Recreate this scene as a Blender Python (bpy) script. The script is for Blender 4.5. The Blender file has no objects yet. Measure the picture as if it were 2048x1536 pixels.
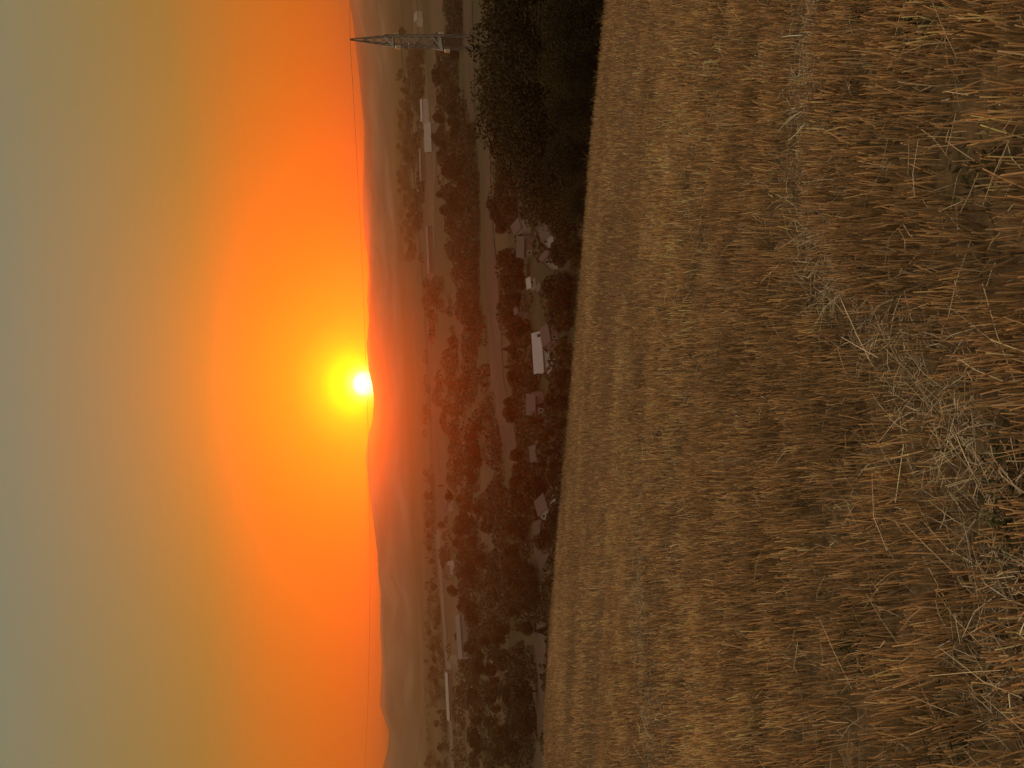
import bpy, math, random
import numpy as np
from mathutils import Vector, Matrix

R = math.radians
rng = np.random.default_rng(7)
random.seed(7)
S = bpy.context.scene
COL = S.collection

# ------------------------------------------------------------------ camera
# A phone held upright was stored lying on its side: world up points to the left of the picture.
F = 1539.0                                   # focal length in pixels of the 2048 px wide photograph
PITCH, ROLL = R(8.83), R(2.5)
Fw = Vector((0, math.cos(PITCH), -math.sin(PITCH)))
Rt0 = Vector((1, 0, 0))
Up0 = Vector((0, math.sin(PITCH), math.cos(PITCH)))
Rt = math.cos(ROLL) * Rt0 - math.sin(ROLL) * Up0
Up = math.cos(ROLL) * Up0 + math.sin(ROLL) * Rt0
CX, CY, CZ = -Up, Rt, -Fw
cam_d = bpy.data.cameras.new('camera')
cam_d.sensor_width = 36
cam_d.lens = 36 * F / 2048
cam_d.clip_start = 0.05
cam_d.clip_end = 40000
cam = bpy.data.objects.new('camera', cam_d)
COL.objects.link(cam)
cam.matrix_world = Matrix(((CX.x, CY.x, CZ.x, 0), (CX.y, CY.y, CZ.y, 0), (CX.z, CY.z, CZ.z, 0), (0, 0, 0, 1)))
S.camera = cam


def ray(px, py):
    d = Fw + CX * ((px - 1024) / F) - CY * ((py - 768) / F)
    return d.normalized()


# ------------------------------------------------------------------ light
SUN = ray(732, 767)
SUN_EL = math.asin(SUN.z)
SUN_AZ = math.atan2(SUN.x, SUN.y)
SKY_GAIN = 1.0
sun_d = bpy.data.lights.new('sun', 'SUN')
sun_d.energy = 3.0
sun_d.angle = R(0.5)
sun_d.color = (1.0, 0.10, 0.001)
sun = bpy.data.objects.new('sun', sun_d)
COL.objects.link(sun)
sun.rotation_euler = SUN.to_track_quat('Z', 'Y').to_euler()

S.view_settings.view_transform = 'Standard'
S.view_settings.look = 'None'
S.view_settings.exposure = 0.0
S.view_settings.gamma = 1.0
S.cycles.use_denoising = True
S.cycles.max_bounces = 5
S.cycles.diffuse_bounces = 3
S.cycles.transmission_bounces = 3
S.cycles.transparent_max_bounces = 6
S.cycles.volume_bounces = 0
S.cycles.sample_clamp_indirect = 4

W = bpy.data.worlds.new('World')
S.world = W
W.use_nodes = True
nt = W.node_tree
nt.nodes.clear()


def N(t, typ, **kw):
    n = t.nodes.new(typ)
    for k, v in kw.items():
        setattr(n, k, v)
    return n


def ramp(t, pts, interp='LINEAR'):
    n = N(t, 'ShaderNodeValToRGB')
    cr = n.color_ramp
    cr.interpolation = interp
    while len(cr.elements) < len(pts):
        cr.elements.new(0.5)
    for e, (p, c) in zip(cr.elements, pts):
        e.position = p
        e.color = (*c, 1)
    return n


def math_node(t, op, a, b=None, c=None, clamp=False):
    n = N(t, 'ShaderNodeMath', operation=op)
    n.use_clamp = clamp
    for i, v in enumerate((a, b, c)):
        if v is None:
            continue
        if isinstance(v, (int, float)):
            n.inputs[i].default_value = v
        else:
            t.links.new(v, n.inputs[i])
    return n.outputs[0]


def build_world():
    L = nt.links.new
    tc = N(nt, 'ShaderNodeTexCoord')
    nrm = N(nt, 'ShaderNodeVectorMath', operation='NORMALIZE')
    L(tc.outputs['Generated'], nrm.inputs[0])
    sep = N(nt, 'ShaderNodeSeparateXYZ')
    L(nrm.outputs[0], sep.inputs[0])
    elev = math_node(nt, 'MULTIPLY', math_node(nt, 'ARCSINE', sep.outputs[2]), 2 / math.pi)     # 0..1 = 0..90 deg
    dot = N(nt, 'ShaderNodeVectorMath', operation='DOT_PRODUCT')
    L(nrm.outputs[0], dot.inputs[0])
    dot.inputs[1].default_value = SUN
    ang = math_node(nt, 'MULTIPLY', math_node(nt, 'ARCCOSINE', math_node(nt, 'MINIMUM', dot.outputs['Value'], 0.999999)), 180 / math.pi)
    # faint streaks of thin cloud, level with the horizon
    mp = N(nt, 'ShaderNodeMapping')
    mp.inputs['Scale'].default_value = (3, 3, 150)
    L(nrm.outputs[0], mp.inputs[0])
    nz = N(nt, 'ShaderNodeTexNoise')
    nz.inputs['Scale'].default_value = 1.0
    nz.inputs['Detail'].default_value = 3
    L(mp.outputs[0], nz.inputs[0])
    streak = math_node(nt, 'MULTIPLY', math_node(nt, 'SUBTRACT', nz.outputs[0], 0.5), 0.018)
    e2 = math_node(nt, 'ADD', elev, streak, clamp=True)
    d = 90.0
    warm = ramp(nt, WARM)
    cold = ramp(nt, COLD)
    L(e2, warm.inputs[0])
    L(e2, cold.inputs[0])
    w = ramp(nt, [(0, (1, 1, 1)), (8 / d, (.88,) * 3), (16 / d, (.62,) * 3), (26 / d, (.34,) * 3), (45 / d, (.15,) * 3), (1, (0, 0, 0))], 'B_SPLINE')
    a90 = math_node(nt, 'DIVIDE', ang, d, clamp=True)
    L(a90, w.inputs[0])
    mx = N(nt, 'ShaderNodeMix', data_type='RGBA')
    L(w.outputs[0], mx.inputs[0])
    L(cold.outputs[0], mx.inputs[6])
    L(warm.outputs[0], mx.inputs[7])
    # aureole and the sun's blown-out disc
    a12 = math_node(nt, 'DIVIDE', ang, 12.0, clamp=True)
    au = ramp(nt, AUREOLE, 'B_SPLINE')
    L(a12, au.inputs[0])
    aus = N(nt, 'ShaderNodeVectorMath', operation='SCALE')
    L(au.outputs[0], aus.inputs[0])
    aus.inputs['Scale'].default_value = AUREOLE_GAIN
    add = N(nt, 'ShaderNodeVectorMath', operation='ADD')
    L(mx.outputs[2], add.inputs[0])
    L(aus.outputs[0], add.inputs[1])
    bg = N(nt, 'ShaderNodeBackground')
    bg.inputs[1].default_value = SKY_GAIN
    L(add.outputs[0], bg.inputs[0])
    sky = N(nt, 'ShaderNodeTexSky', sky_type='NISHITA')
    sky.sun_disc = False
    sky.sun_elevation = SUN_EL
    sky.sun_rotation = SUN_AZ
    sky.dust_density = 3
    bg2 = N(nt, 'ShaderNodeBackground')
    bg2.inputs[1].default_value = 0.003
    L(sky.outputs[0], bg2.inputs[0])
    ad = N(nt, 'ShaderNodeAddShader')
    L(bg.outputs[0], ad.inputs[0])
    L(bg2.outputs[0], ad.inputs[1])
    out = N(nt, 'ShaderNodeOutputWorld')
    L(ad.outputs[0], out.inputs[0])


D9 = 90.0
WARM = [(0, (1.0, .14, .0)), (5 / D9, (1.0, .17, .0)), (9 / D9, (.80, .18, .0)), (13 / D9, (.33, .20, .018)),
        (18 / D9, (.25, .20, .065)), (25 / D9, (.165, .195, .13)), (50 / D9, (1.38, 1.13, .76)), (1, (1.6, 1.3, .88))]  # upper stops: unseen overhead sky brightened as added fill light for the field
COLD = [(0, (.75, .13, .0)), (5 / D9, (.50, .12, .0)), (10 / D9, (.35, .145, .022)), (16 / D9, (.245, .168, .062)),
        (25 / D9, (.155, .18, .13)), (50 / D9, (1.38, 1.13, .76)), (1, (1.6, 1.3, .88))]  # same added overhead fill, covering the unseen sky behind the camera too
AUREOLE = [(0, (1, 1, 1)), (.7 / 12, (1, 1, .5)), (1.05 / 12, (.45, .44, .0)), (2.1 / 12, (.16, .17, 0)), (3.4 / 12, (.05, .045, 0)), (5.4 / 12, (.0, .006, 0)), (1, (0, 0, 0))]
AUREOLE_GAIN = 9.0
build_world()


# ------------------------------------------------------------------ helpers
def tag(o, label=None, cat=None, group=None, kind=None):
    if label: o['label'] = label
    if cat: o['category'] = cat
    if group: o['group'] = group
    if kind: o['kind'] = kind
    return o


def empty(name, loc, rz=0):
    o = bpy.data.objects.new(name, None)
    COL.objects.link(o)
    o.location = loc
    o.rotation_euler = (0, 0, rz)
    o.empty_display_size = 0.2
    return o


class MB:
    def __init__(s):
        s.v, s.f = [], []

    def quad(s, a, b, c, d):
        n = len(s.v)
        s.v += [tuple(a), tuple(b), tuple(c), tuple(d)]
        s.f.append((n, n + 1, n + 2, n + 3))

    def poly(s, pts):
        n = len(s.v)
        s.v += [tuple(p) for p in pts]
        s.f.append(tuple(range(n, n + len(pts))))

    def box(s, x0, x1, y0, y1, z0, z1):
        n = len(s.v)
        s.v += [(x, y, z) for z in (z0, z1) for x, y in ((x0, y0), (x1, y0), (x1, y1), (x0, y1))]
        s.f += [(n, n + 3, n + 2, n + 1), (n + 4, n + 5, n + 6, n + 7), (n, n + 1, n + 5, n + 4), (n + 1, n + 2, n + 6, n + 5),
                (n + 2, n + 3, n + 7, n + 6), (n + 3, n, n + 4, n + 7)]

    def tube(s, pts, rad, k=6):
        pts = [Vector(p) for p in pts]
        if not isinstance(rad, (list, tuple)):
            rad = [rad] * len(pts)
        n0 = len(s.v)
        for i, p in enumerate(pts):
            t = (pts[min(i + 1, len(pts) - 1)] - pts[max(i - 1, 0)]).normalized()
            u = t.cross(Vector((0, 0, 1)) if abs(t.z) < .9 else Vector((1, 0, 0))).normalized()
            w = t.cross(u)
            for j in range(k):
                a = 2 * math.pi * j / k
                s.v.append(tuple(p + (u * math.cos(a) + w * math.sin(a)) * rad[i]))
        for i in range(len(pts) - 1):
            for j in range(k):
                a, b = n0 + i * k + j, n0 + i * k + (j + 1) % k
                s.f.append((a, b, b + k, a + k))
        s.f.append(tuple(n0 + j for j in range(k))[::-1])
        s.f.append(tuple(n0 + (len(pts) - 1) * k + j for j in range(k)))

    def mesh(s, name, mat, smooth=False):
        me = bpy.data.meshes.new(name)
        me.from_pydata(s.v, [], s.f)
        me.materials.append(mat)
        if smooth:
            me.shade_smooth()
        me.update()
        return me

    def build(s, name, mat, parent=None, smooth=False):
        o = bpy.data.objects.new(name, s.mesh(name, mat, smooth))
        COL.objects.link(o)
        o.parent = parent
        return o


def np_mesh(name, V, Fc, mat, col=None, smooth=False):
    """V (n,3), Fc (m,k) arrays of equal-sized faces, col (n,3) colours per vertex"""
    me = bpy.data.meshes.new(name)
    k = Fc.shape[1]
    me.vertices.add(len(V))
    me.vertices.foreach_set('co', np.ascontiguousarray(V, dtype=np.float32).ravel())
    me.loops.add(Fc.size)
    me.loops.foreach_set('vertex_index', np.ascontiguousarray(Fc, dtype=np.int32).ravel())
    me.polygons.add(len(Fc))
    me.polygons.foreach_set('loop_start', np.arange(0, Fc.size, k, dtype=np.int32))
    me.polygons.foreach_set('loop_total', np.full(len(Fc), k, dtype=np.int32))
    if smooth:
        me.polygons.foreach_set('use_smooth', np.ones(len(Fc), dtype=bool))
    me.update(calc_edges=True)
    if col is not None:
        a = me.color_attributes.new('tint', 'FLOAT_COLOR', 'POINT')
        c = np.ones((len(V), 4), dtype=np.float32)
        c[:, :3] = col
        a.data.foreach_set('color', c.ravel())
    me.materials.append(mat)
    return me


def link(name, me, parent=None):
    o = bpy.data.objects.new(name, me)
    COL.objects.link(o)
    o.parent = parent
    return o


def copy_tree(o, parent=None):
    c = o.copy()
    COL.objects.link(c)
    c.parent = parent
    for ch in list(o.children):
        if ch is not c:
            copy_tree(ch, c)
    return c


def vnoise(x, y, seed=0):
    """smooth value noise in numpy"""
    x = np.asarray(x, float); y = np.asarray(y, float)
    xi = np.floor(x).astype(int); yi = np.floor(y).astype(int)
    fx = x - xi; fy = y - yi
    fx = fx * fx * (3 - 2 * fx); fy = fy * fy * (3 - 2 * fy)

    def h(a, b):
        n = (a * 374761393 + b * 668265263 + seed * 1442695041) & 0xffffffff
        n = ((n ^ (n >> 13)) * 1274126177) & 0xffffffff
        return ((n ^ (n >> 16)) & 0xffff) / 65535.0
    return (h(xi, yi) * (1 - fx) + h(xi + 1, yi) * fx) * (1 - fy) + (h(xi, yi + 1) * (1 - fx) + h(xi + 1, yi + 1) * fx) * fy


# ------------------------------------------------------------------ materials
def principled(name, col, rough=.8, spec=.2, metal=0, noise=None, attr=False, transl=0, bump=None):
    m = bpy.data.materials.new(name)
    m.use_nodes = True
    t = m.node_tree
    b = t.nodes['Principled BSDF']
    b.inputs['Base Color'].default_value = (*col, 1)
    b.inputs['Roughness'].default_value = rough
    b.inputs['Specular IOR Level'].default_value = spec
    b.inputs['Metallic'].default_value = metal
    src = None
    if noise:
        tc = N(t, 'ShaderNodeTexCoord')
        nz = N(t, 'ShaderNodeTexNoise')
        nz.inputs['Scale'].default_value = noise[0]
        nz.inputs['Detail'].default_value = 6
        t.links.new(tc.outputs['Object'], nz.inputs[0])
        rp = ramp(t, [(.3, tuple(c * (1 - noise[1]) for c in col)), (.7, tuple(min(1, c * (1 + noise[1])) for c in col))])
        t.links.new(nz.outputs[0], rp.inputs[0])
        src = rp.outputs[0]
        if bump:
            bp = N(t, 'ShaderNodeBump')
            bp.inputs['Strength'].default_value = bump
            t.links.new(nz.outputs[0], bp.inputs['Height'])
            t.links.new(bp.outputs[0], b.inputs['Normal'])
    if attr:
        at = N(t, 'ShaderNodeAttribute', attribute_name='tint')
        src = at.outputs['Color']
    if src:
        t.links.new(src, b.inputs['Base Color'])
    if transl:
        tr = N(t, 'ShaderNodeBsdfTranslucent')
        if src:
            t.links.new(src, tr.inputs[0])
        else:
            tr.inputs[0].default_value = (*col, 1)
        mx = N(t, 'ShaderNodeMixShader')
        mx.inputs[0].default_value = transl
        t.links.new(b.outputs[0], mx.inputs[1])
        t.links.new(tr.outputs[0], mx.inputs[2])
        t.links.new(mx.outputs[0], t.nodes['Material Output'].inputs[0])
    return m


M_straw = principled('straw', (.5, .35, .18), .55, .3, attr=True, transl=.25)
M_leaf = principled('foliage', (.05, .07, .02), .7, .2, attr=True, transl=.25)
M_bark = principled('bark', (.09, .06, .04), .9, .1, noise=(6, .4))
M_soil = principled('soil', (.07, .046, .025), .95, .1, noise=(14, .6), bump=.6)
M_steel = principled('galvanised_steel', (.15, .15, .155), .5, .4, metal=.35, noise=(2, .15))
M_wire = principled('wire', (.05, .05, .05), .6, .3)
M_glass_disc = principled('insulator_glass', (.75, .7, .66), .25, .6)
M_pane = principled('window_glass', (.03, .035, .045), .12, .6)
M_frame = principled('white_frame', (.7, .69, .66), .5, .3)
M_door = principled('door_wood', (.12, .07, .04), .6, .3, noise=(5, .3))


def terrain_material():
    """patchwork of fields on the valley floor, meadow and scrub on the bank, woods on the hills with haze put into their colour"""
    m = bpy.data.materials.new('valley_land')
    m.use_nodes = True
    t = m.node_tree
    L = t.links.new
    b = t.nodes['Principled BSDF']
    b.inputs['Roughness'].default_value = .95
    b.inputs['Specular IOR Level'].default_value = .1
    geo = N(t, 'ShaderNodeNewGeometry')
    mp = N(t, 'ShaderNodeMapping')
    mp.inputs['Rotation'].default_value = (0, 0, R(-12))
    mp.inputs['Scale'].default_value = (1 / 420, 1 / 120, 0)
    L(geo.outputs['Position'], mp.inputs[0])
    vo = N(t, 'ShaderNodeTexVoronoi')
    vo.distance = 'CHEBYCHEV'
    vo.inputs['Scale'].default_value = 1
    vo.inputs['Randomness'].default_value = .8
    L(mp.outputs[0], vo.inputs[0])
    sep = N(t, 'ShaderNodeSeparateColor')
    L(vo.outputs['Color'], sep.inputs[0])
    fields = ramp(t, [(0, (.03, .03, .015)), (.3, (.035, .033, .016)), (.34, (.05, .036, .022)), (.55, (.04, .03, .022)), (.6, (.06, .042, .028)),
                      (.8, (.075, .055, .033)), (.85, (.03, .035, .018)), (1, (.055, .04, .025))], 'CONSTANT')
    L(sep.outputs[0], fields.inputs[0])
    nz = N(t, 'ShaderNodeTexNoise')
    nz.inputs['Scale'].default_value = .02
    nz.inputs['Detail'].default_value = 8
    L(geo.outputs['Position'], nz.inputs[0])
    scrub = ramp(t, [(.35, (.018, .017, .008)), (.65, (.035, .03, .014))])
    L(nz.outputs[0], scrub.inputs[0])
    ln = N(t, 'ShaderNodeVectorMath', operation='LENGTH')
    L(geo.outputs['Position'], ln.inputs[0])
    near = math_node(t, 'DIVIDE', math_node(t, 'SUBTRACT', ln.outputs['Value'], 330), 200, clamp=True)
    mx = N(t, 'ShaderNodeMix', data_type='RGBA')
    L(near, mx.inputs[0])
    L(scrub.outputs[0], mx.inputs[6])
    L(fields.outputs[0], mx.inputs[7])
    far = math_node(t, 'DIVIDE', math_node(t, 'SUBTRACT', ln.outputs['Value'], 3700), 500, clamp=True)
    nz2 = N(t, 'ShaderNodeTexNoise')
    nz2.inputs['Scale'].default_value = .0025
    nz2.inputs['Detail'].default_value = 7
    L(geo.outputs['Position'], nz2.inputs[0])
    hill = ramp(t, [(.40, (.06, .058, .06)), (.5, (.10, .088, .085)), (.62, (.19, .15, .13))])  # pale mauve-grey of haze painted into the hill colour
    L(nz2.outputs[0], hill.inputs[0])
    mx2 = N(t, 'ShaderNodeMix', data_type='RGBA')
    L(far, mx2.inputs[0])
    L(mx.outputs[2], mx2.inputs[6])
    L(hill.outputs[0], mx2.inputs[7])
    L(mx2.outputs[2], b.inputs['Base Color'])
    return m


M_land = terrain_material()

# ------------------------------------------------------------------ terrain
EYE = 1.6
SA, SB = .193, .111                                    # fall of the field away from and to the right of the camera
VALLEY = -60.0
edge_px = [(1217, -60), (1215, 0), (1195, 200), (1181, 330), (1166, 520), (1150, 700), (1131, 930), (1111, 1150), (1098, 1300), (1090, 1536), (1087, 1600)]
pts = []
for x, y in edge_px:
    d = ray(x, y)
    k = -EYE / (d.z + SA * d.y + SB * d.x)
    pts.append((math.degrees(math.atan2(d.x, d.y)), min(60.0, k * math.hypot(d.x, d.y)) if k > 0 else 60.0))
pts.sort()
print('EDGE', [(round(a, 1), round(r, 1)) for a, r in pts])
az_k = [-180, -120, -70, -45] + [p[0] for p in pts] + [45, 70, 120, 180]
rb_k = [70, 60, 45, pts[0][1]] + [p[1] for p in pts] + [pts[-1][1], pts[-1][1] * 1.1, 45, 70]


def Rb(az):
    return np.interp(az, az_k, rb_k)


def field_z(x, y):
    base = -EYE - SA * y - SB * x
    bump = (vnoise(x * .9 + 50, y * .9 + 50, 3) - .5) * .05 + (vnoise(x * .23 + 9, y * .23 + 9, 5) - .5) * .10
    r = np.hypot(x, y)
    return base + bump * np.clip(r / 3, 0, 1) * np.clip((60 - r) / 30, .2, 1)


sky_px = [(700, -40), (700, 0), (708, 60), (716, 130), (722, 190), (729, 260), (728, 340), (725, 400), (729, 470), (735, 510), (739, 545), (734, 600), (739, 640),
          (733, 690), (738, 740), (745, 770), (748, 800), (745, 840), (737, 870), (731, 910), (737, 960), (743, 1010), (752, 1080), (756, 1110),
          (757, 1150), (762, 1190), (760, 1250), (764, 1330), (760, 1410), (770, 1440), (779, 1465), (776, 1500), (765, 1536), (760, 1580)]
sk = []
for x, y in sky_px:
    d = ray(x, y)
    sk.append((math.degrees(math.atan2(d.x, d.y)), d.z / math.hypot(d.x, d.y)))
sk.sort()
SKY_AZ = [-180, -100, -60, -40] + [a for a, _ in sk] + [40, 60, 100, 180]
SKY_T = [.03, .03, .034, .038] + [t for _, t in sk] + [.036, .033, .03, .03]
R_HILL = 5500.0


def land_z(az, r):
    """height outside the stubble field, az in degrees"""
    x, y = r * np.sin(np.radians(az)), r * np.cos(np.radians(az))
    rb = Rb(az)
    bx, by = rb * np.sin(np.radians(az)), rb * np.cos(np.radians(az))
    zb = field_z(bx, by)
    a = np.abs(az)
    slope = np.interp(a, [0, 85, 115, 180], [.34, .34, -.01, -.01])
    t = r - rb
    z = zb - slope * t - np.minimum(t * .5, 0.35) * (a < 90)
    floor_ = np.interp(a, [0, 95, 125, 180], [VALLEY, VALLEY, 6, 10]) + (vnoise(x / 180, y / 180, 11) - .5) * 1.6 * np.clip((r - 250) / 200, 0, 1)
    k = 6.0
    front = floor_ + k * np.log1p(np.exp(np.clip((z - floor_) / k, -40, 40)))
    z = np.where(a < 100, front, zb + np.clip(t, 0, 400) * .01)
    hs = np.interp(az, SKY_AZ, SKY_T) * R_HILL
    q = np.clip((r - 3700) / (R_HILL - 3700), 0, 1)
    q = q * q * (3 - 2 * q)
    rid = (vnoise(az * .45 + 3, r / 700, 21) - .5) * 60 * np.sin(np.pi * np.clip((r - 3700) / (R_HILL - 3700), 0, 1)) ** 2
    fine = np.where(r > 5000, 0, 1) * rid
    z = z + (hs + (vnoise(az * 9, az * 0, 2) - .5) * 3.5 + (vnoise(az * 30, az * 0, 4) - .5) * 2.0 - z) * q + fine
    return z


_TA = np.arange(-40, 40.01, .1)
_TR = np.exp(np.linspace(math.log(4), math.log(7000), 900))
_TZ = land_z(np.repeat(_TA[:, None], 900, 1), np.repeat(_TR[None], len(_TA), 0))
_TRB = Rb(_TA)


def ground_z(x, y):
    r = math.hypot(x, y)
    az = math.degrees(math.atan2(x, y))
    if r < float(Rb(az)):
        return float(field_z(x, y))
    if abs(az) < 39.8:
        i = (az + 40) / .1
        j = (math.log(r) - math.log(4)) / (math.log(7000) - math.log(4)) * 899
        a, b = int(i), min(int(j), 898)
        p, q = i - a, j - b
        return float((_TZ[a, b] * (1 - q) + _TZ[a, b + 1] * q) * (1 - p) + (_TZ[a + 1, b] * (1 - q) + _TZ[a + 1, b + 1] * q) * p)
    return float(land_z(np.array([az]), np.array([r]))[0])


def ground_at(px, py):
    """where the sight line through a photo pixel meets the valley ground"""
    d = ray(px, py)
    az = math.degrees(math.atan2(d.x, d.y))
    h = math.hypot(d.x, d.y)
    a = int((az + 40) / .1 + .5)
    g = d.z / h * _TR - _TZ[a]                      # positive while above the ground
    ok = (_TR > float(Rb(az)) + 25) & (g <= 0)
    k = int(np.argmax(ok)) if ok.any() else 899
    r = _TR[k]
    if k > 0 and g[k - 1] > 0:
        r = _TR[k - 1] + (_TR[k] - _TR[k - 1]) * g[k - 1] / (g[k - 1] - g[k])
    x, y = r * d.x / h, r * d.y / h
    return Vector((x, y, ground_z(x, y)))


AZ = np.concatenate([np.arange(-180, -34, 2.0), np.arange(-34, 34, .09), np.arange(34, 180.1, 2.0)])
AZ = np.append(AZ[AZ < 180], 180.0)


def polar(name, radii_of, mat, zf, smooth=True):
    """grid over all azimuths; radii_of(az) -> array of rings"""
    RR = np.stack([radii_of(a) for a in AZ])                 # (na, nr)
    AA = np.repeat(AZ[:, None], RR.shape[1], 1)
    Z = zf(AA, RR)
    X, Y = RR * np.sin(np.radians(AA)), RR * np.cos(np.radians(AA))
    V = np.stack([X, Y, Z], -1).reshape(-1, 3)
    na, nr = RR.shape
    i = np.arange(na - 1)[:, None] * nr + np.arange(nr - 1)[None]
    i = i.ravel()
    Fc = np.stack([i, i + 1, i + nr + 1, i + nr], -1)[:, ::-1]
    return link(name, np_mesh(name, V, Fc, mat, smooth=smooth))


# every sheet shares its boundary ring with the next
fld = polar('field', lambda a: np.linspace(0.02, 1, 140) ** 1.4 * Rb(a), M_soil,
            lambda A, Q: field_z(Q * np.sin(np.radians(A)), Q * np.cos(np.radians(A))))
tag(fld, kind='structure')
U = np.linspace(0, 1, 190)
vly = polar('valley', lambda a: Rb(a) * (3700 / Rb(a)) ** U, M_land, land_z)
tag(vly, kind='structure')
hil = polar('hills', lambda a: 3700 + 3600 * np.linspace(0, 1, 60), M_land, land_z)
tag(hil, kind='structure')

# ------------------------------------------------------------------ stubble and loose straw
edge_dir = Vector((pts[-1][1] * math.sin(R(pts[-1][0])), pts[-1][1] * math.cos(R(pts[-1][0])))) - \
    Vector((pts[0][1] * math.sin(R(pts[0][0])), pts[0][1] * math.cos(R(pts[0][0]))))
edge_dir.normalize()


def field_px(px, py):
    d = ray(px, py)
    k = -EYE / (d.z + SA * d.y + SB * d.x)
    return np.array([d.x * k, d.y * k])


# wheel track strewn with pale loose straw, and a fainter one further off
TRACKS = [([field_px(x, y) for x, y in ((2130, 1180), (2000, 1060), (1960, 950), (1930, 850), (1830, 740), (1730, 650), (1660, 560), (1640, 450), (1625, 330), (1625, 200), (1640, 60), (1650, -60))], .16, 1.0),
          ([field_px(x, y) for x, y in ((1340, 1640), (1320, 1536), (1300, 1380), (1290, 1250), (1285, 1150), (1290, 1050), (1310, 900))], .5, .6),
          ([field_px(x, y) for x, y in ((2060, 1420), (1990, 1330), (1985, 1200), (1990, 1080))], .14, .8)]


def track_weight(x, y):
    w = np.zeros_like(x)
    for P, wd, g in TRACKS:
        dmin = np.full_like(x, 1e9)
        for a, b in zip(P[:-1], P[1:]):
            ab = b - a
            t = np.clip(((x - a[0]) * ab[0] + (y - a[1]) * ab[1]) / (ab @ ab), 0, 1)
            dmin = np.minimum(dmin, np.hypot(x - a[0] - t * ab[0], y - a[1] - t * ab[1]))
        ww = wd * (.7 + .8 * vnoise(x * 2.1, y * 2.1, 31))
        w = np.maximum(w, g * np.exp(-(dmin / ww) ** 2))
    return w


def scatter(n, r0, r1, az0=-36, az1=36):
    az = rng.uniform(az0, az1, n)
    r = np.sqrt(rng.uniform(r0 ** 2, r1 ** 2, n))
    rb = Rb(az)
    ok = r < rb + .12
    az, r = az[ok], r[ok]
    return r * np.sin(np.radians(az)), r * np.cos(np.radians(az)), r


def straws(x, y, z0, h, rad, tilt, tdir, col, k=3, bend=0.0, flat=False):
    """k-sided stems as an array mesh; tilt from the vertical, two segments"""
    n = len(x)
    dx, dy = np.sin(tilt) * np.cos(tdir), np.sin(tilt) * np.sin(tdir)
    dz = np.cos(tilt)
    D = np.stack([dx, dy, dz], -1)
    side = np.stack([-np.sin(tdir), np.cos(tdir), np.zeros(n)], -1)
    up = np.cross(D, side)
    P0 = np.stack([x, y, z0], -1)
    bdir = rng.normal(0, 1, (n, 3)) * bend
    bdir[:, 2] = -np.abs(bdir[:, 2])
    P1 = P0 + D * (h * .55)[:, None] + bdir * (h * .12)[:, None]
    P2 = P0 + D * h[:, None] + bdir * (h * .5)[:, None]
    rings = []
    ph = rng.uniform(0, 6.28, n)
    for P, s in ((P0, 1.0), (P1, .95), (P2, .8)):
        for j in range(k):
            a = ph + 2 * math.pi * j / k
            rings.append(P + (side * np.cos(a)[:, None] + up * (np.sin(a) * (.35 if flat else 1))[:, None]) * (rad * s)[:, None])
    V = np.stack(rings, 1)                                   # (n, 3k, 3)
    base = np.arange(n)[:, None] * (3 * k)
    Fs = []
    for s in (0, 1):
        for j in range(k):
            jn = (j + 1) % k
            Fs.append(base + np.array([s * k + j, s * k + jn, s * k + k + jn, s * k + k + j])[None])
    Fc = np.concatenate(Fs)
    c = np.repeat(col[:, None, :], 3 * k, 1)
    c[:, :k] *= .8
    return V.reshape(-1, 3), Fc, c.reshape(-1, 3)


def tint(n, x, y, base=(.51, .32, .155)):
    v = np.exp(rng.normal(-.08, .45, n)).clip(.25, 2.1)
    big = (.70 + .55 * vnoise(x * .35 + 3, y * .35 + 7, 41)) * (.72 + .6 * vnoise(x * 4.3, y * 4.3, 43))
    c = np.array(base)[None] * (v * big)[:, None]
    grey = rng.uniform(0, 1, n)[:, None] ** 3
    c = np.minimum(c, .85) * (1 - grey * .5) + c.mean(1, keepdims=True) * np.array([1.12, 1.0, .86]) * grey * .5
    return c


def merge(parts):
    Vs, Fs, Cs, o = [], [], [], 0
    for V, Fc, c in parts:
        Vs.append(V); Fs.append(Fc + o); Cs.append(c)
        o += len(V)
    return np.concatenate(Vs), np.concatenate(Fs), np.concatenate(Cs)


def row_factor(x, y):
    """drill rows run along the far edge of the field: bands of denser and thinner stubble"""
    q = x * -edge_dir.y + y * edge_dir.x
    s = x * edge_dir.x + y * edge_dir.y
    return vnoise(q * 1.1, s * .08, 51) * .6 + vnoise(q * 4.5, s * .3, 52) * .4


def stubble():
    parts = []
    for n, r0, r1, rad, k, a in ((215000, .4, 7, .0026, 4, 82), (250000, 7, 15, .0038, 3, 62), (290000, 15, 46, .0058, 3, 48)):
        x, y, r = scatter(n, r0, r1, -a, a)
        tw = track_weight(x, y)
        rf = row_factor(x, y)
        clump = .5 * vnoise(x * 3.2, y * 3.2, 53) + .5 * vnoise(x * 8.5, y * 8.5, 54)
        keep = rng.uniform(0, 1, len(x)) < (.25 + 1.0 * rf) * (1 - .6 * tw) * np.clip(2.6 * (clump - .26), .12, 1.3)
        x, y, rf, tw = x[keep], y[keep], rf[keep], tw[keep]
        n = len(x)
        h = rng.uniform(.09, .21, n) * (.75 + .5 * rf) * (1 - .4 * tw)
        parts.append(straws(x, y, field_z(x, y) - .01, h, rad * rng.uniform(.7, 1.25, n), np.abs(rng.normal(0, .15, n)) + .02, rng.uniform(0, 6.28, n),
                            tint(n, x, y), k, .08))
    return parts


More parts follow.
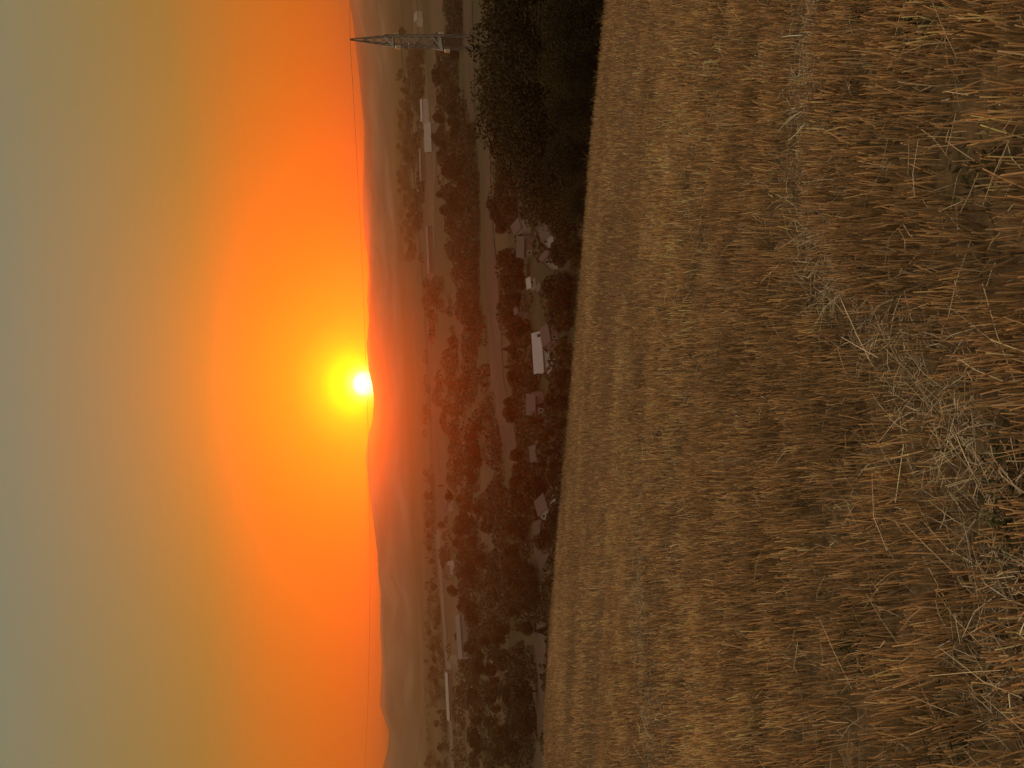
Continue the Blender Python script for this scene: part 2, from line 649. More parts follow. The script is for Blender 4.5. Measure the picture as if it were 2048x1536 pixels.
def loose():
    parts = []
    for n, r0, r1, rad, a in ((62000, .4, 7, .0021, 82), (72000, 7, 15, .0032, 62), (53000, 15, 46, .0052, 48)):
        x, y, r = scatter(n, r0, r1, -a, a)
        tw = track_weight(x, y)
        keep = rng.uniform(0, 1, len(x)) < .12 + .9 * tw
        x, y, tw = x[keep], y[keep], tw[keep]
        n = len(x)
        h = rng.uniform(.04, .20, n) + .14 * rng.uniform(0, 1, n) ** 6
        z = field_z(x, y) + rng.uniform(.01, .13, n) * (1 - .45 * tw)
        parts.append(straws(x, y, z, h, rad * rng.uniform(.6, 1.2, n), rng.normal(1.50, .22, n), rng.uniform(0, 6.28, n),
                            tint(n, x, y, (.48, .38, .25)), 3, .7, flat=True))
    # denser pale litter in the tracks
    for P, wd, g in TRACKS:
        seg = [(a, b, np.hypot(*(b - a))) for a, b in zip(P[:-1], P[1:])]
        for a, b, ln in seg:
            n = int(ln * wd * g * 480 / (1 + .02 * np.hypot(*a) ** 2)) + 30
            t = rng.uniform(0, 1, n)
            off = rng.normal(0, wd * 1.0, n) + (vnoise(t * 3, t * 0 + a[0], 77) - .5) * wd * 2
            d = (b - a) / ln
            x = a[0] + d[0] * ln * t - d[1] * off
            y = a[1] + d[1] * ln * t + d[0] * off
            dist = np.hypot(a[0], a[1])
            h = rng.uniform(.05, .22, n)
            parts.append(straws(x, y, field_z(x, y) + rng.uniform(.01, .09, n), h, (.0018 + .00012 * dist) * rng.uniform(.6, 1.3, n), rng.normal(1.45, .28, n),
                                rng.uniform(0, 6.28, n), tint(n, x, y, (.44, .36, .27)), 3, .7, flat=True))
    return parts


V, Fc, c = merge(stubble())
o = link('stubble', np_mesh('stubble', V, Fc, M_straw, c))
tag(o, 'short golden brown cut stubble standing all over the field', 'stubble', kind='stuff')
V, Fc, c = merge(loose())
o = link('loose_straw', np_mesh('loose_straw', V, Fc, M_straw, c))
tag(o, 'pale loose straw strewn over the stubble and along the wheel tracks', 'straw', kind='stuff')


def edge_grass():
    n = 5200
    az = rng.uniform(-36, 36, n)
    keep = vnoise(az * 1.3, az * 0, 81) * vnoise(az * 6, az * 0, 82) > rng.uniform(0, .5, n)
    az = az[keep]
    n = len(az)
    rr = Rb(az) + rng.normal(0, .12, n)
    x, y = rr * np.sin(np.radians(az)), rr * np.cos(np.radians(az))
    h = rng.uniform(.12, .42, n) * (.5 + vnoise(az * 2.2, az * 0, 83))
    c = np.array([.20, .15, .07])[None] * rng.uniform(.3, 1.5, n)[:, None]
    return [straws(x, y, field_z(x, y) - .05, h, .006 * rng.uniform(.5, 1.3, n), np.abs(rng.normal(0, .4, n)), rng.uniform(0, 6.28, n), c, 3, .4)]


V, Fc, c = merge(edge_grass())
o = link('edge_grass', np_mesh('edge_grass', V, Fc, M_straw, c))
tag(o, 'ragged dry grass growing along the far edge of the field', 'grass', kind='stuff')


def leaf_quads(cx, cy, cz, size, col, up=.0, stretch=1.6):
    n = len(cx)
    nrm = rng.normal(0, 1, (n, 3))
    nrm[:, 2] += up
    nrm /= np.linalg.norm(nrm, axis=1)[:, None]
    t = np.cross(nrm, rng.normal(0, 1, (n, 3)))
    t /= np.linalg.norm(t, axis=1)[:, None]
    b = np.cross(nrm, t)
    P = np.stack([cx, cy, cz], -1)
    s = size[:, None]
    V = np.stack([P - t * s * stretch * .5, P - b * s * .42 + nrm * s * .08, P + t * s * stretch * .5, P + b * s * .42 + nrm * s * .08], 1)
    Fc = np.arange(n)[:, None] * 4 + np.arange(4)[None]
    return V.reshape(-1, 3), Fc, np.repeat(col, 4, 0)


def weeds():
    parts = []
    spots = [field_px(x, y) for x, y in ((1740, 30), (2040, 210), (1990, 330), (1610, 610), (2040, 1040), (2020, 1200), (1720, 1290), (1560, 1060), (2030, 900), (1690, 110), (1850, 60),
                                         (1900, 1110), (1480, 1330), (1310, 1400), (1930, 1450), (1960, 420), (1700, 230))]
    for p in spots[::2]:
        r = float(np.hypot(*p))
        n = 130
        q = np.abs(rng.normal(0, .11, n))
        a = rng.uniform(0, 6.28, n)
        x, y = p[0] + q * np.cos(a), p[1] + q * np.sin(a)
        z = field_z(x, y) + rng.uniform(.01, .10, n)
        c = np.array([.045, .043, .016])[None] * rng.uniform(.5, 1.6, n)[:, None]
        parts.append(leaf_quads(x, y, z, rng.uniform(.006, .014, n) * (1 + r * .06), c, .2, 4.5))
    return parts


V, Fc, c = merge(weeds())
o = link('weeds', np_mesh('weeds', V, Fc, M_leaf, c))
tag(o, 'low dark green weeds sprouting between the stubble', 'weeds', kind='stuff')


# ------------------------------------------------------------------ trees
def crown(n, h, w, size, base=(.05, .052, .018), lobes=9, trunk_h=.25, var=.35, conic=0.0, seed=0, dark=.55):
    g = np.random.default_rng(seed)
    L = []
    for i in range(lobes):
        t = (i + .5) / lobes
        zc = h * (trunk_h + (1 - trunk_h) * (.18 + .68 * t))
        wid = w * .5 * math.sin(math.pi * min(.95, .22 + .62 * t)) * (1 - conic * t)
        a = i * 2.4 + g.uniform(0, .8)
        rr = wid * g.uniform(.25, .62)
        L.append((rr * math.cos(a), rr * math.sin(a), zc, wid * g.uniform(.55, .8) + .05 * w, h * g.uniform(.13, .2), g.uniform(1 - var, 1 + var)))
    L.append((0, 0, h * (trunk_h + (1 - trunk_h) * .45), w * .3, h * .3, 1))
    L = np.array(L)
    idx = g.integers(0, len(L), n)
    d = g.normal(0, 1, (n, 3))
    d /= np.linalg.norm(d, axis=1)[:, None]
    q = g.uniform(.72, 1.08, n)
    l = L[idx]
    x = l[:, 0] + d[:, 0] * l[:, 3] * q
    y = l[:, 1] + d[:, 1] * l[:, 3] * q
    z = l[:, 2] + d[:, 2] * l[:, 4] * q
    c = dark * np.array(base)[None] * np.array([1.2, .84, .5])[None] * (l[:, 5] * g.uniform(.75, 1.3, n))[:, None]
    c[:, 0] *= g.uniform(.85, 1.25, n)
    return leaf_quads(x, y, z, size * g.uniform(.6, 1.5, n), c, .3, 1.5)


def trunk_mb(h, r, seed):
    g = random.Random(seed)
    mb = MB()
    top = h * .75
    mb.tube([(0, 0, -.8), (g.uniform(-.1, .1), 0, top * .3), (g.uniform(-.25, .25), g.uniform(-.2, .2), top * .65), (0, 0, top)], [r * 1.3, r, r * .65, r * .15], 7)
    for i in range(6):
        z = h * g.uniform(.28, .6)
        a = i * 1.05 + g.uniform(-.3, .3)
        ln = h * g.uniform(.18, .3)
        mb.tube([(0, 0, z), (math.cos(a) * ln * .5, math.sin(a) * ln * .5, z + ln * .35), (math.cos(a) * ln, math.sin(a) * ln, z + ln * .9)], [r * .4, r * .25, r * .06], 5)
    return mb


def tree_proto(name, n, h, w, size, seed, **kw):
    cm = crown(n, h, w, size, seed=seed, **kw)
    return dict(crown=np_mesh('crown', cm[0], cm[1], M_leaf, cm[2]), trunk=trunk_mb(h, h * .018 + .05, seed).mesh('trunk', M_bark, True), h=h, name=name)


def place_tree(P, loc, height, label, group, cat='tree', rz=None):
    t = empty(P['name'], loc, rng.uniform(0, 6.28) if rz is None else rz)
    s = height / P['h']
    t.scale = (s * rng.uniform(.9, 1.15), s * rng.uniform(.9, 1.15), s)
    link('trunk', P['trunk'], t)
    link('crown', P['crown'], t)
    tag(t, label, cat, group)
    return t


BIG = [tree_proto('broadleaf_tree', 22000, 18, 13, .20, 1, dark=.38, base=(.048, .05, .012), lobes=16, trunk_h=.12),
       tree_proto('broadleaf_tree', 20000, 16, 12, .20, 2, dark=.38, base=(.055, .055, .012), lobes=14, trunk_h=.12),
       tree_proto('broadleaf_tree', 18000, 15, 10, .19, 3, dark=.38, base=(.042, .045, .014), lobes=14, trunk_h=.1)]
FAR = [tree_proto('broadleaf_tree', 1900, 10, 8.5, .55, 11, lobes=8, trunk_h=.15),
       tree_proto('broadleaf_tree', 1800, 9, 8, .55, 12, lobes=7, trunk_h=.12, base=(.04, .045, .018)),
       tree_proto('broadleaf_tree', 1800, 12, 7, .52, 13, lobes=8, trunk_h=.15, base=(.06, .055, .02)),
       tree_proto('poplar_tree', 1300, 16, 4, .5, 14, lobes=9, trunk_h=.08, base=(.035, .04, .016)),
       tree_proto('conifer_tree', 1500, 14, 6.5, .48, 15, lobes=10, trunk_h=.1, conic=.85, base=(.025, .032, .016))]


def at(px, py, r):
    """world point straight under a photo pixel's direction, at plan distance r"""
    d = ray(px, py)
    h = math.hypot(d.x, d.y)
    x, y = r * d.x / h, r * d.y / h
    return x, y, ground_z(x, y)


def top_height(px, py, r):
    """height above the ground that reaches photo pixel px,py when standing at distance r"""
    d = ray(px, py)
    h = math.hypot(d.x, d.y)
    return d.z / h * r - ground_z(r * d.x / h, r * d.y / h)


# the dark trees just beneath the right end of the field (photo pixel of each crown's top, distance)
near_trees = [
    (958, -40, 62, 'big dark tree below the field at the very corner of the picture beneath the pylon'),
    (966, 38, 58, 'dark leafy tree standing right in front of the pylon foot'),
    (950, 100, 74, 'dark tree next to the pylon foot, on the side towards the sunset'),
    (955, 165, 66, 'broad dark tree below the field, second from the pylon towards the sunset'),
    (955, 225, 78, 'dark tree with a thin pointed twig at its top below the field'),
    (990, 272, 70, 'dark reddish tree below the field in front of the pale field strip'),
    (1022, 318, 76, 'rounded dark tree below the field, between the pylon trees and the houses'),
    (1040, 362, 84, 'dark tree in front of the small cluster of pale houses'),
    (1070, 40, 40, 'low dark bushy tree right below the field edge under the pylon'),
    (1080, 130, 42, 'low dark tree close under the field edge beside the pylon trees'),
    (1090, 215, 44, 'low spreading tree close under the field edge, third from the pylon'),
    (1090, 310, 52, 'low dark tree close under the field edge before the houses'),
    (1120, 405, 60, 'low dark tree right under the field edge in line with the house cluster'),
]
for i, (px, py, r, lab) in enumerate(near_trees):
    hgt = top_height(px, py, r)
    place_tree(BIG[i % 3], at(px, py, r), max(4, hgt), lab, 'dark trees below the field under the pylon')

# woods and hedges: (photo region x0,x1,y0,y1, how many, height range, kinds, label)
regions = [
    (1125, 1195, 420, 800, 20, (6, 10), (0, 1, 2), 'dark tree on the slope between the field edge and the village houses'),
    (1095, 1150, 800, 1500, 34, (6, 10), (0, 1, 2, 4), 'dark tree on the slope below the left part of the field edge'),
    (1012, 1060, 250, 470, 20, (7, 11), (0, 1, 2), 'dark tree beyond the pylon trees, on this side of the pale field strip'),
    (1030, 1062, 500, 960, 26, (6, 10), (0, 1, 2, 4), 'tree in the belt behind the village houses'),
    (1040, 1100, 960, 1500, 34, (7, 12), (0, 1, 2), 'tree in the dark wood left of the gabled white house'),
    (885, 950, 20, 420, 36, (8, 13), (0, 1, 2, 3), 'tree in the wood behind the pylon, before the long pale strip'),
    (905, 1000, 850, 1240, 34, (8, 13), (0, 1, 2), 'tree in the wood beyond the slanting pale field'),
    (955, 1040, 1240, 1530, 34, (8, 13), (0, 1, 2), 'tree in the dark wood in front of the long grey hall'),
    (802, 830, 60, 440, 26, (9, 14), (0, 1, 3), 'tiny far tree in the row along the near rim of the misty plain'),
    (858, 892, 960, 1530, 28, (8, 12), (0, 1, 3), 'tiny far tree in the hedges along the pale road'),
]


def keep_clear(p):
    for q, rad in CLEAR:
        if (p.x - q[0]) ** 2 + (p.y - q[1]) ** 2 < rad * rad:
            return False
    return True


CLEAR = []
# ------------------------------------------------------------------ houses
wall_m = {k: principled('wall_' + k, c, .85, .2, noise=(.8, .12)) for k, c in
          dict(white=(.40, .36, .38), cream=(.30, .25, .22), rose=(.15, .105, .10), grey=(.17, .16, .175)).items()}
roof_m = {k: principled('roof_' + k, c, .8, .25, noise=(3, .2)) for k, c in
          dict(pale=(.17, .15, .18), dull=(.085, .068, .065), red=(.055, .034, .032), brown=(.05, .037, .032), grey=(.17, .155, .16)).items()}


def house(name, px, py, wid, dep, hw, hr, rz, wall, roof, label, cat='house', nwin=3, door=True, chimney=True, group=None, floors=1, gable_win=True):
    """gabled building; px,py is the photo pixel of its ground point"""
    p = ground_at(px, py)
    t = empty(name, p, R(rz))
    if p.length < 600:
        CLEAR.append(((p.x, p.y), max(wid, dep) * .75 + 4))
        q = p * (1 - 9 / p.length)
        CLEAR.append(((q.x, q.y), max(wid, dep) * .6 + 2))
    w2, d2 = wid / 2, dep / 2
    m = MB()
    base = -1.5
    m.quad((-w2, -d2, base), (w2, -d2, base), (w2, -d2, hw), (-w2, -d2, hw))
    m.quad((w2, d2, base), (-w2, d2, base), (-w2, d2, hw), (w2, d2, hw))
    for s in (-1, 1):
        x = s * w2
        pt = [(x, -d2, base), (x, d2, base), (x, d2, hw), (x, 0, hw + hr), (x, -d2, hw)]
        m.poly(pt if s > 0 else pt[::-1])
    m.build('wall', wall_m[wall], t)
    rf = MB()
    e, th = .5, .22
    sl = hr / d2
    for s in (-1, 1):
        a = (s * (d2 + e), hw - e * sl + .06)
        x0, x1 = -w2 - e, w2 + e
        P = [(x0, a[0], a[1]), (x1, a[0], a[1]), (x1, 0, hw + hr + .06), (x0, 0, hw + hr + .06)]
        Q = [(x, y, z + th) for x, y, z in P]
        n = len(rf.v)
        rf.v += P + Q
        for f in ((0, 1, 2, 3), (7, 6, 5, 4), (0, 4, 5, 1), (1, 5, 6, 2), (3, 2, 6, 7), (0, 3, 7, 4)):
            rf.f.append(tuple(n + k for k in f))
    ro = rf.build('roof', roof_m[roof], t)
    if chimney:
        c = MB()
        c.box(w2 * .4, w2 * .4 + .8, .3, 1.1, hw + hr * .5, hw + hr + 1.1)
        c.box(w2 * .4 - .1, w2 * .4 + .9, .2, 1.2, hw + hr + 1.1, hw + hr + 1.25)
        c.build('chimney', roof_m['brown'], ro)

    def window(cx, y, z, ww, wh, axis):
        f = MB(); g = MB()
        if axis == 'y':
            s = -1 if y < 0 else 1
            f.box(cx - ww / 2 - .1, cx + ww / 2 + .1, min(y, y + s * .08), max(y, y + s * .08), z - .1, z + wh + .1)
            g.box(cx - ww / 2, cx + ww / 2, min(y + s * .081, y + s * .1), max(y + s * .081, y + s * .1), z, z + wh)
        else:
            s = -1 if y < 0 else 1
            f.box(min(y, y + s * .08), max(y, y + s * .08), cx - ww / 2 - .1, cx + ww / 2 + .1, z - .1, z + wh + .1)
            g.box(min(y + s * .081, y + s * .1), max(y + s * .081, y + s * .1), cx - ww / 2, cx + ww / 2, z, z + wh)
        fo = f.build('window', M_frame, t)
        g.build('pane', M_pane, fo)
    for fl in range(floors):
        for i in range(nwin):
            cx = -w2 + wid * (i + .5) / nwin
            if door and fl == 0 and i == nwin // 2:
                continue
            window(cx, -d2, .9 + fl * 2.8, min(1.3, wid / nwin * .5), 1.3, 'y')
    if gable_win:
        window(0, -w2, hw + hr * .15, 1.1, 1.2, 'x')
        window(0, w2, hw + hr * .15, 1.1, 1.2, 'x')
    if door:
        cx = -w2 + wid * (nwin // 2 + .5) / nwin
        dd = MB()
        dd.box(cx - .55, cx + .55, -d2 - .07, -d2, 0, 2.1)
        do = dd.build('door', M_door, t)
        hd = MB()
        hd.box(cx + .35, cx + .45, -d2 - .14, -d2 - .072, 1.0, 1.08)
        hd.build('handle', M_steel, do)
    tag(t, label, cat, group)
    return t


G1 = 'pale village houses below the field'
house('house', 1104, 706, 14.5, 9, 4.6, 2.6, 6, 'white', 'pale', 'largest white house of the village with pale roof and a dark window', nwin=4, group=G1, chimney=False)
house('house', 1112, 676, 7, 7, 3.2, 2.2, 30, 'rose', 'red', 'small dull rose house with dark roof close beside the largest white house', nwin=2, group=G1)
house('house', 1086, 806, 8, 7, 4.0, 2.8, -15, 'rose', 'red', 'faint rose house with dark roof just left of the largest white house', nwin=2, group=G1)
house('house', 1058, 462, 9, 7, 4.4, 2.6, 55, 'cream', 'red', 'cream house with steep dark roof, farthest right in the small house cluster', nwin=3, group=G1)
house('house', 1064, 492, 8, 6, 4.0, 2.4, -25, 'rose', 'brown', 'brown roofed rose house in the middle of the small house cluster', nwin=2, group=G1)
house('house', 1112, 470, 7, 6, 3.4, 2.4, 40, 'white', 'red', 'small white house nearest the field edge in the right house cluster', nwin=2, group=G1)
house('house', 1112, 520, 6.5, 5.5, 3.0, 2.6, 70, 'cream', 'red', 'small cream cottage with its gable turned to the field below the cluster', nwin=2, group=G1)
house('house', 1112, 1016, 8, 7.5, 4.6, 3.0, 58, 'white', 'red', 'white gabled house standing alone left of the village with its gable window facing up', nwin=2, group=G1)
house('house', 1084, 908, 6, 5, 3.0, 2.0, 20, 'rose', 'brown', 'small low brown roofed cottage halfway between the two white houses', nwin=2, group=G1)
house('shed', 1070, 568, 4, 3.4, 2.2, 1.2, 15, 'cream', 'grey', 'small cream shed with grey roof among trees left of the house cluster', 'shed', nwin=1, door=False, chimney=False, gable_win=False)
house('shed', 1092, 580, 4.4, 3.6, 2.4, 1.2, 60, 'rose', 'brown', 'small rose shed with brown roof nearer than the cream shed', 'shed', nwin=1, door=False, chimney=False, gable_win=False)
house('shed', 1044, 622, 4.4, 3.6, 2.4, 1.2, 35, 'rose', 'red', 'little dark roofed shed between cluster and largest white house', 'shed', nwin=1, door=False, chimney=False, gable_win=False)
house('hall', 946, 1272, 36, 16, 11, 3, 24, 'grey', 'dull', 'long grey hall with dull roof standing behind the left wood', 'hall', nwin=7, floors=3, chimney=False, door=False)
house('farm_building', 916, 1324, 7, 20, 8, 4, -10, 'cream', 'dull', 'narrow cream block standing alone beside the long grey hall', 'building', nwin=2, floors=2, chimney=False, door=False)
house('farm_building', 906, 1390, 60, 14, 6, 3, 4, 'rose', 'grey', 'low long building with small dark windows left of the narrow cream block', 'building', nwin=6, chimney=False, door=False)
house('warehouse', 857, 222, 26, 14, 8, 2, -8, 'white', 'pale', 'far white warehouse at the right end of the long pale strip', 'warehouse', nwin=4, chimney=False, door=False)
house('warehouse', 872, 276, 30, 16, 6, 7, -12, 'grey', 'grey', 'far grey barn with a broad pitched roof on the long pale strip', 'barn', nwin=3, chimney=False, door=False)
house('warehouse', 850, 330, 44, 14, 6, 2, -14, 'rose', 'dull', 'far low dull roofed warehouse row beyond the broad pitched barn', 'warehouse', nwin=5, chimney=False, door=False)
house('warehouse', 866, 500, 60, 14, 6, 2, -4, 'rose', 'dull', 'far low warehouse with dull roof right of the sunset glow', 'warehouse', nwin=5, chimney=False, door=False)
house('warehouse', 826, 92, 22, 12, 7, 1, 0, 'white', 'pale', 'tiny bright white building seen just beside the pylon', 'building', nwin=3, chimney=False, door=False)
house('house', 845, 38, 16, 12, 7, 4, 30, 'white', 'grey', 'far white house beyond the pylon at the edge of the picture', nwin=3)
house('house', 905, 1010, 12, 10, 6, 4, 20, 'cream', 'red', 'far cream house with dark roof at the rim of the wood below the sunset', nwin=3)
house('house', 908, 1135, 12, 10, 6, 4, -20, 'white', 'red', 'tiny far white house beside the pale road left of the sunset', nwin=3)

# ------------------------------------------------------------------ pale field strips and roads (sheets on the valley floor)
M_pale = principled('mown_field', (.07, .05, .04), .95, .1, noise=(.03, .25))
M_tan = principled('dry_field', (.042, .029, .023), .95, .1, noise=(.03, .25))
M_green = principled('meadow', (.06, .07, .03), .95, .1, noise=(.03, .3))
M_road = principled('road_surface', (.065, .05, .046), .9, .2, noise=(.1, .1))


STRIPS = []


def on_strip(px, py):
    for l, rr in STRIPS:
        ys = [q[1] for q in l]
        if ys[0] <= py <= ys[-1]:
            a, b = np.interp(py, ys, [q[0] for q in l]), np.interp(py, ys, [q[0] for q in rr])
            if a - 1 < px < b + (14 if b > 920 else 5):
                return True
    return False


def strip(name, left, right, mat, lift=.35):
    """sheet on the ground between two photo polylines of equal length"""
    STRIPS.append((left, right))
    m = MB()
    rows = []
    for a, b in zip(left, right):
        row = []
        for k in range(5):
            q = k / 4
            p = ground_at(a[0] * (1 - q) + b[0] * q, a[1] * (1 - q) + b[1] * q)
            row.append(p)
        rows.append(row)
    # resample along the length so that the sheet follows the ground
    V = []
    nrow = 0
    for r0, r1 in zip(rows[:-1], rows[1:]):
        for k in range(6):
            q = k / 6
            V.append([r0[j].lerp(r1[j], q) for j in range(5)])
    V.append(rows[-1])
    for row in V:
        for p in row:
            m.v.append((p.x, p.y, ground_z(p.x, p.y) + lift))
    for i in range(len(V) - 1):
        for j in range(4):
            a = i * 5 + j
            m.f.append((a, a + 1, a + 6, a + 5))
    o = m.build(name, mat)
    tag(o, kind='structure')
    return o


strip('pale_field', [(966, 250), (972, 420), (976, 600), (982, 760), (1000, 860), (1030, 960)], [(980, 250), (984, 420), (1000, 600), (1008, 760), (1030, 860), (1044, 960)], M_tan)
strip('pale_field', [(925, 0), (930, 120), (938, 250)], [(945, 0), (948, 120), (950, 250)], M_tan)
strip('long_field', [(862, 210), (866, 300), (866, 400), (866, 520)], [(868, 210), (872, 300), (870, 400), (869, 520)], M_pale)
strip('long_field', [(852, 640), (860, 760), (868, 860), (872, 960), (876, 1060)], [(858, 640), (867, 760), (878, 860), (882, 960), (886, 1060)], M_tan)
strip('road', [(872, 1060), (880, 1180), (889, 1300), (896, 1400), (902, 1536)], [(879, 1060), (887, 1180), (895, 1300), (903, 1400), (909, 1536)], M_road)
strip('long_field', [(832, 1180), (840, 1300), (842, 1420), (846, 1536)], [(838, 1180), (847, 1300), (850, 1420), (853, 1536)], M_pale)
strip('long_field', [(826, 0), (828, 100)], [(833, 0), (835, 100)], M_pale)
strip('meadow', [(1068, 1030), (1070, 1140)], [(1100, 1030), (1100, 1140)], M_tan)
strip('meadow', [(1074, 1230), (1076, 1536)], [(1094, 1230), (1094, 1536)], M_tan)

# ------------------------------------------------------------------ trees in the valley
for ri, (x0, x1, y0, y1, n, hr, kinds, lab) in enumerate(regions):
    k = tries = 0
    while k < n and tries < n * 8:
        tries += 1
        px, py = rng.uniform(x0, x1), rng.uniform(y0, y1)
        p = ground_at(px, py)
        if not keep_clear(p) or on_strip(px, py):
            continue
        k += 1
        far = 1 + max(0, (p.length - 900) / 2500)
        place_tree(FAR[int(rng.choice(kinds))], p, rng.uniform(*hr) * far, lab, lab.replace('tiny far tree', 'trees').replace('dark tree', 'trees').replace('tree in', 'trees in'))


def woodland():
    """bushes and tree tops that read as one mass between the trees one can tell apart"""
    parts = []
    for x0, x1, y0, y1, n, size in ((1095, 1150, 330, 1536, 420, 3.2), (990, 1075, 250, 700, 260, 3), (1040, 1090, 700, 1536, 360, 3), (885, 960, 0, 420, 700, 3.6),
                                    (895, 1010, 620, 1536, 1100, 3.6), (798, 850, 60, 520, 700, 5), (852, 895, 560, 1536, 700, 4), (1010, 1050, 1000, 1536, 250, 3.4), (900, 960, 420, 640, 300, 3)):
        for _ in range(n):
            px, py = rng.uniform(x0, x1), rng.uniform(y0, y1)
            if vnoise(px / 14, py / 60, 71) < .42:
                continue
            p = ground_at(px, py)
            if not keep_clear(p) or on_strip(px, py):
                continue
            k = 90
            s = size * rng.uniform(.6, 1.5)
            d = rng.normal(0, 1, (k, 3))
            d /= np.linalg.norm(d, axis=1)[:, None]
            d[:, 2] = np.abs(d[:, 2])
            wx = s * rng.uniform(1, 1.8)
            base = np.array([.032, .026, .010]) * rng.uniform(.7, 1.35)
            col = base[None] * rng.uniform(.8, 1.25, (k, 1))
            parts.append(leaf_quads(p.x + d[:, 0] * wx, p.y + d[:, 1] * wx, p.z + d[:, 2] * s * 1.5, s * .29 * rng.uniform(.6, 1.4, k), col, .3))
    return parts


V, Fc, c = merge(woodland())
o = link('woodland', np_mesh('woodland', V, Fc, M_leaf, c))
tag(o, 'dark brushwood and tree tops running together across the valley', 'woodland', kind='stuff')

# ------------------------------------------------------------------ pylon
PYL_R = 118.0
PX = ray(700, 79)
tip = Vector((PX.x, PX.y, PX.z)) * (PYL_R / math.hypot(PX.x, PX.y))
base_z = ground_z(tip.x, tip.y)
H = tip.z - base_z
az_p = math.atan2(tip.x, tip.y)
arm_az = az_p + R(12)                                     # cross-arms point almost at the camera
pyl = empty('power_pylon', (tip.x, tip.y, base_z), -arm_az)
tag(pyl, 'tall grey lattice power pylon with pointed top rising above the dark trees', 'pylon')


def zz(px, side=79):
    d = ray(px, side)
    return d.z / math.hypot(d.x, d.y) * PYL_R - base_z


z_a, z_b = zz(786), zz(880)                              # heights of the two cross-arms
z_k = z_a - .6


def bar(mb, a, b, r=.07):
    mb.tube([a, b], r, 4)


def half(z):
    """half width of the square body at height z"""
    return np.interp(z, [0, z_b, z_k, H], [1.35, .78, .66, .05])


def corners(z):
    h = float(half(z))
    return [Vector((sx * h, sy * h, z)) for sx, sy in ((-1, -1), (1, -1), (1, 1), (-1, 1))]


def lattice(mb, z0, z1, n, rb=.03, rings=True):
    zs = np.linspace(z0, z1, n + 1)
    for a, b in zip(zs[:-1], zs[1:]):
        A, B = corners(a), corners(b)
        for i in range(4):
            bar(mb, A[i], B[(i + 1) % 4], rb)
            bar(mb, A[(i + 1) % 4], B[i], rb)
            if rings:
                bar(mb, B[i], B[(i + 1) % 4], rb)


body = MB(); lattice(body, 0.6, z_b, 7); lattice(body, z_b, z_k, 6)
body.build('lattice', M_steel, pyl)
for i in range(4):
    lg = MB()
    bar(lg, corners(-.3)[i], corners(z_b)[i], .075)
    bar(lg, corners(z_b)[i], corners(z_k)[i], .065)
    lg.build('leg', M_steel, pyl)
pk = MB()
for i in range(4):
    bar(pk, corners(z_k)[i], corners(H)[i], .07)
lattice(pk, z_k, z_k + (H - z_k) * .75, 4, .035)
pk.build('peak', M_steel, pyl)
arms = []
for z, ln in ((z_a, 3.7), (z_b, 5.2)):
    am = MB()
    for s in (-1, 1):
        h = float(half(z))
        endp = Vector((0, s * ln, z))
        for sx in (-1, 1):
            bar(am, (sx * h, s * h, z), endp, .09)
            bar(am, (sx * h * .95, s * h, z + 1.1), endp, .06)
        for k in (.3, .6):
            bar(am, Vector((-h, s * h, z)).lerp(endp, k), Vector((h, s * h, z)).lerp(endp, k), .05)
            bar(am, Vector((-h, s * h, z + 1.1)).lerp(endp, k), Vector((-h, s * h, z)).lerp(endp, k + .12), .04)
            bar(am, Vector((h, s * h, z + 1.1)).lerp(endp, k), Vector((h, s * h, z)).lerp(endp, k + .12), .04)
    bar(am, (-half(z), -half(z), z), (half(z), -half(z), z), .12)
    bar(am, (-half(z), half(z), z), (half(z), half(z), z), .12)
    am.build('cross_arm', M_steel, pyl)
    for s in (-1, 1):
        ins = MB()
        for q in range(5):
            zc = z - .22 - q * .15
            ins.tube([(0, s * ln, zc), (0, s * ln, zc - .07), (0, s * ln, zc - .12)], [.10, .30, .10], 10)
        ins.build('insulator', M_glass_disc, pyl, True)
        arms.append((s * ln, z - 1.0, z))

# wires: hung so that each passes through two sighted points of the photo
bpy.context.view_layer.update()
wd = Vector((-math.cos(arm_az), math.sin(arm_az), 0))     # towards the next pylon, left of the picture
ad = Vector((math.sin(arm_az), math.cos(arm_az), 0))
SPAN = 270.0


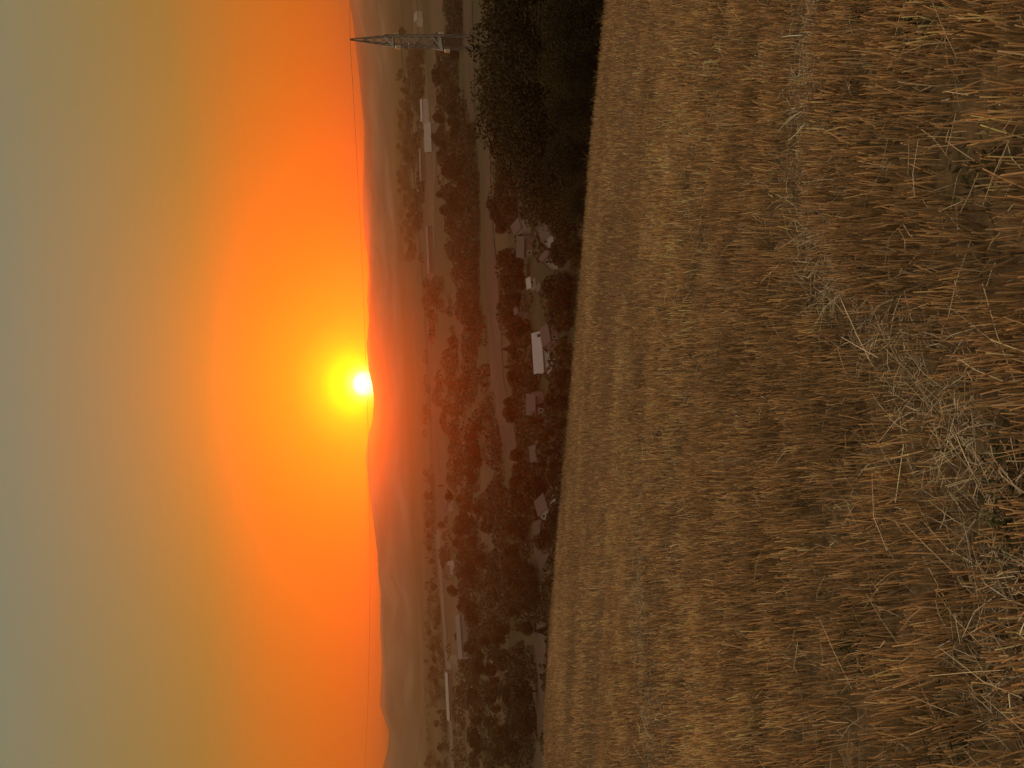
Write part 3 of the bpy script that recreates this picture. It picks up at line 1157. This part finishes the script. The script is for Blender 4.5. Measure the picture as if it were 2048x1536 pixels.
def wire(A, c1, c2, label):
    rows = []
    for px, py in (c1, c2):
        d = ray(px, py)
        # plan intersection of A + wd*s with the sight line
        det = wd.x * -d.y + wd.y * d.x
        s = (-A.x * -d.y - A.y * d.x) / det
        k = ((A.x + wd.x * s) * d.x + (A.y + wd.y * s) * d.y) / (d.x ** 2 + d.y ** 2)
        t = s / SPAN
        rows.append((t, -4 * t * (1 - t), k * d.z - A.z))
    (a, b, e), (c_, d_, f) = rows
    D = a * d_ - b * c_
    dz, sag = (e * d_ - b * f) / D, (a * f - e * c_) / D
    print('WIRE', label[:30], 'dz', round(dz, 1), 'sag', round(sag, 1))
    m = MB()
    P = []
    for i in range(61):
        t = i / 60
        p = A + wd * (SPAN * t)
        P.append((p.x, p.y, A.z + dz * t - 4 * sag * t * (1 - t)))
    back = []
    for i in range(12, 0, -1):
        t = i / 30
        p = A - wd * (SPAN * t)
        back.append((p.x, p.y, A.z - 4 * 5 * t * (1 - t) + 2 * t))
    m.tube(back + P, .02, 5)
    o = m.build('power_line', M_wire)
    tag(o, label, 'power line', 'wires hung from the lattice pylon')


B = Vector((tip.x, tip.y, base_z))
wire(B + Vector((0, 0, H)), (731, 700), (734, 1450), 'thin earth wire from the very tip of the pylon, topmost of the wires')
for k, (s, z, z_arm) in enumerate(arms):
    A = B + ad * s + Vector((0, 0, z))
    if k < 2:
        wire(A, (847 + k * 2, 600), (848 + k * 3, 1400), ('dark wire from the near end of the upper cross-arm', 'dark wire from the far end of the upper cross-arm')[k])
    else:
        wire(A, (962 + (k - 2) * 9, 560), (975 + (k - 2) * 9, 1100), ('dark wire from the near end of the lower cross-arm', 'dark wire from the far end of the lower cross-arm')[k - 2])

# ------------------------------------------------------------------ haze
hz = bpy.data.materials.new('haze')
hz.use_nodes = True
t = hz.node_tree
t.nodes.remove(t.nodes['Principled BSDF'])
pv = N(t, 'ShaderNodeVolumePrincipled')
pv.inputs['Color'].default_value = (.95, .72, .43, 1)
pv.inputs['Density'].default_value = 2.8e-4
pv.inputs['Anisotropy'].default_value = .84
t.links.new(pv.outputs[0], t.nodes['Material Output'].inputs['Volume'])
hb = MB()
hb.box(-7600, 7600, -7600, 7600, -80, float(_TZ.max()) + 14)
print('HAZE TOP', _TZ.max())
ho = hb.build('haze', hz)
tag(ho, kind='stuff')
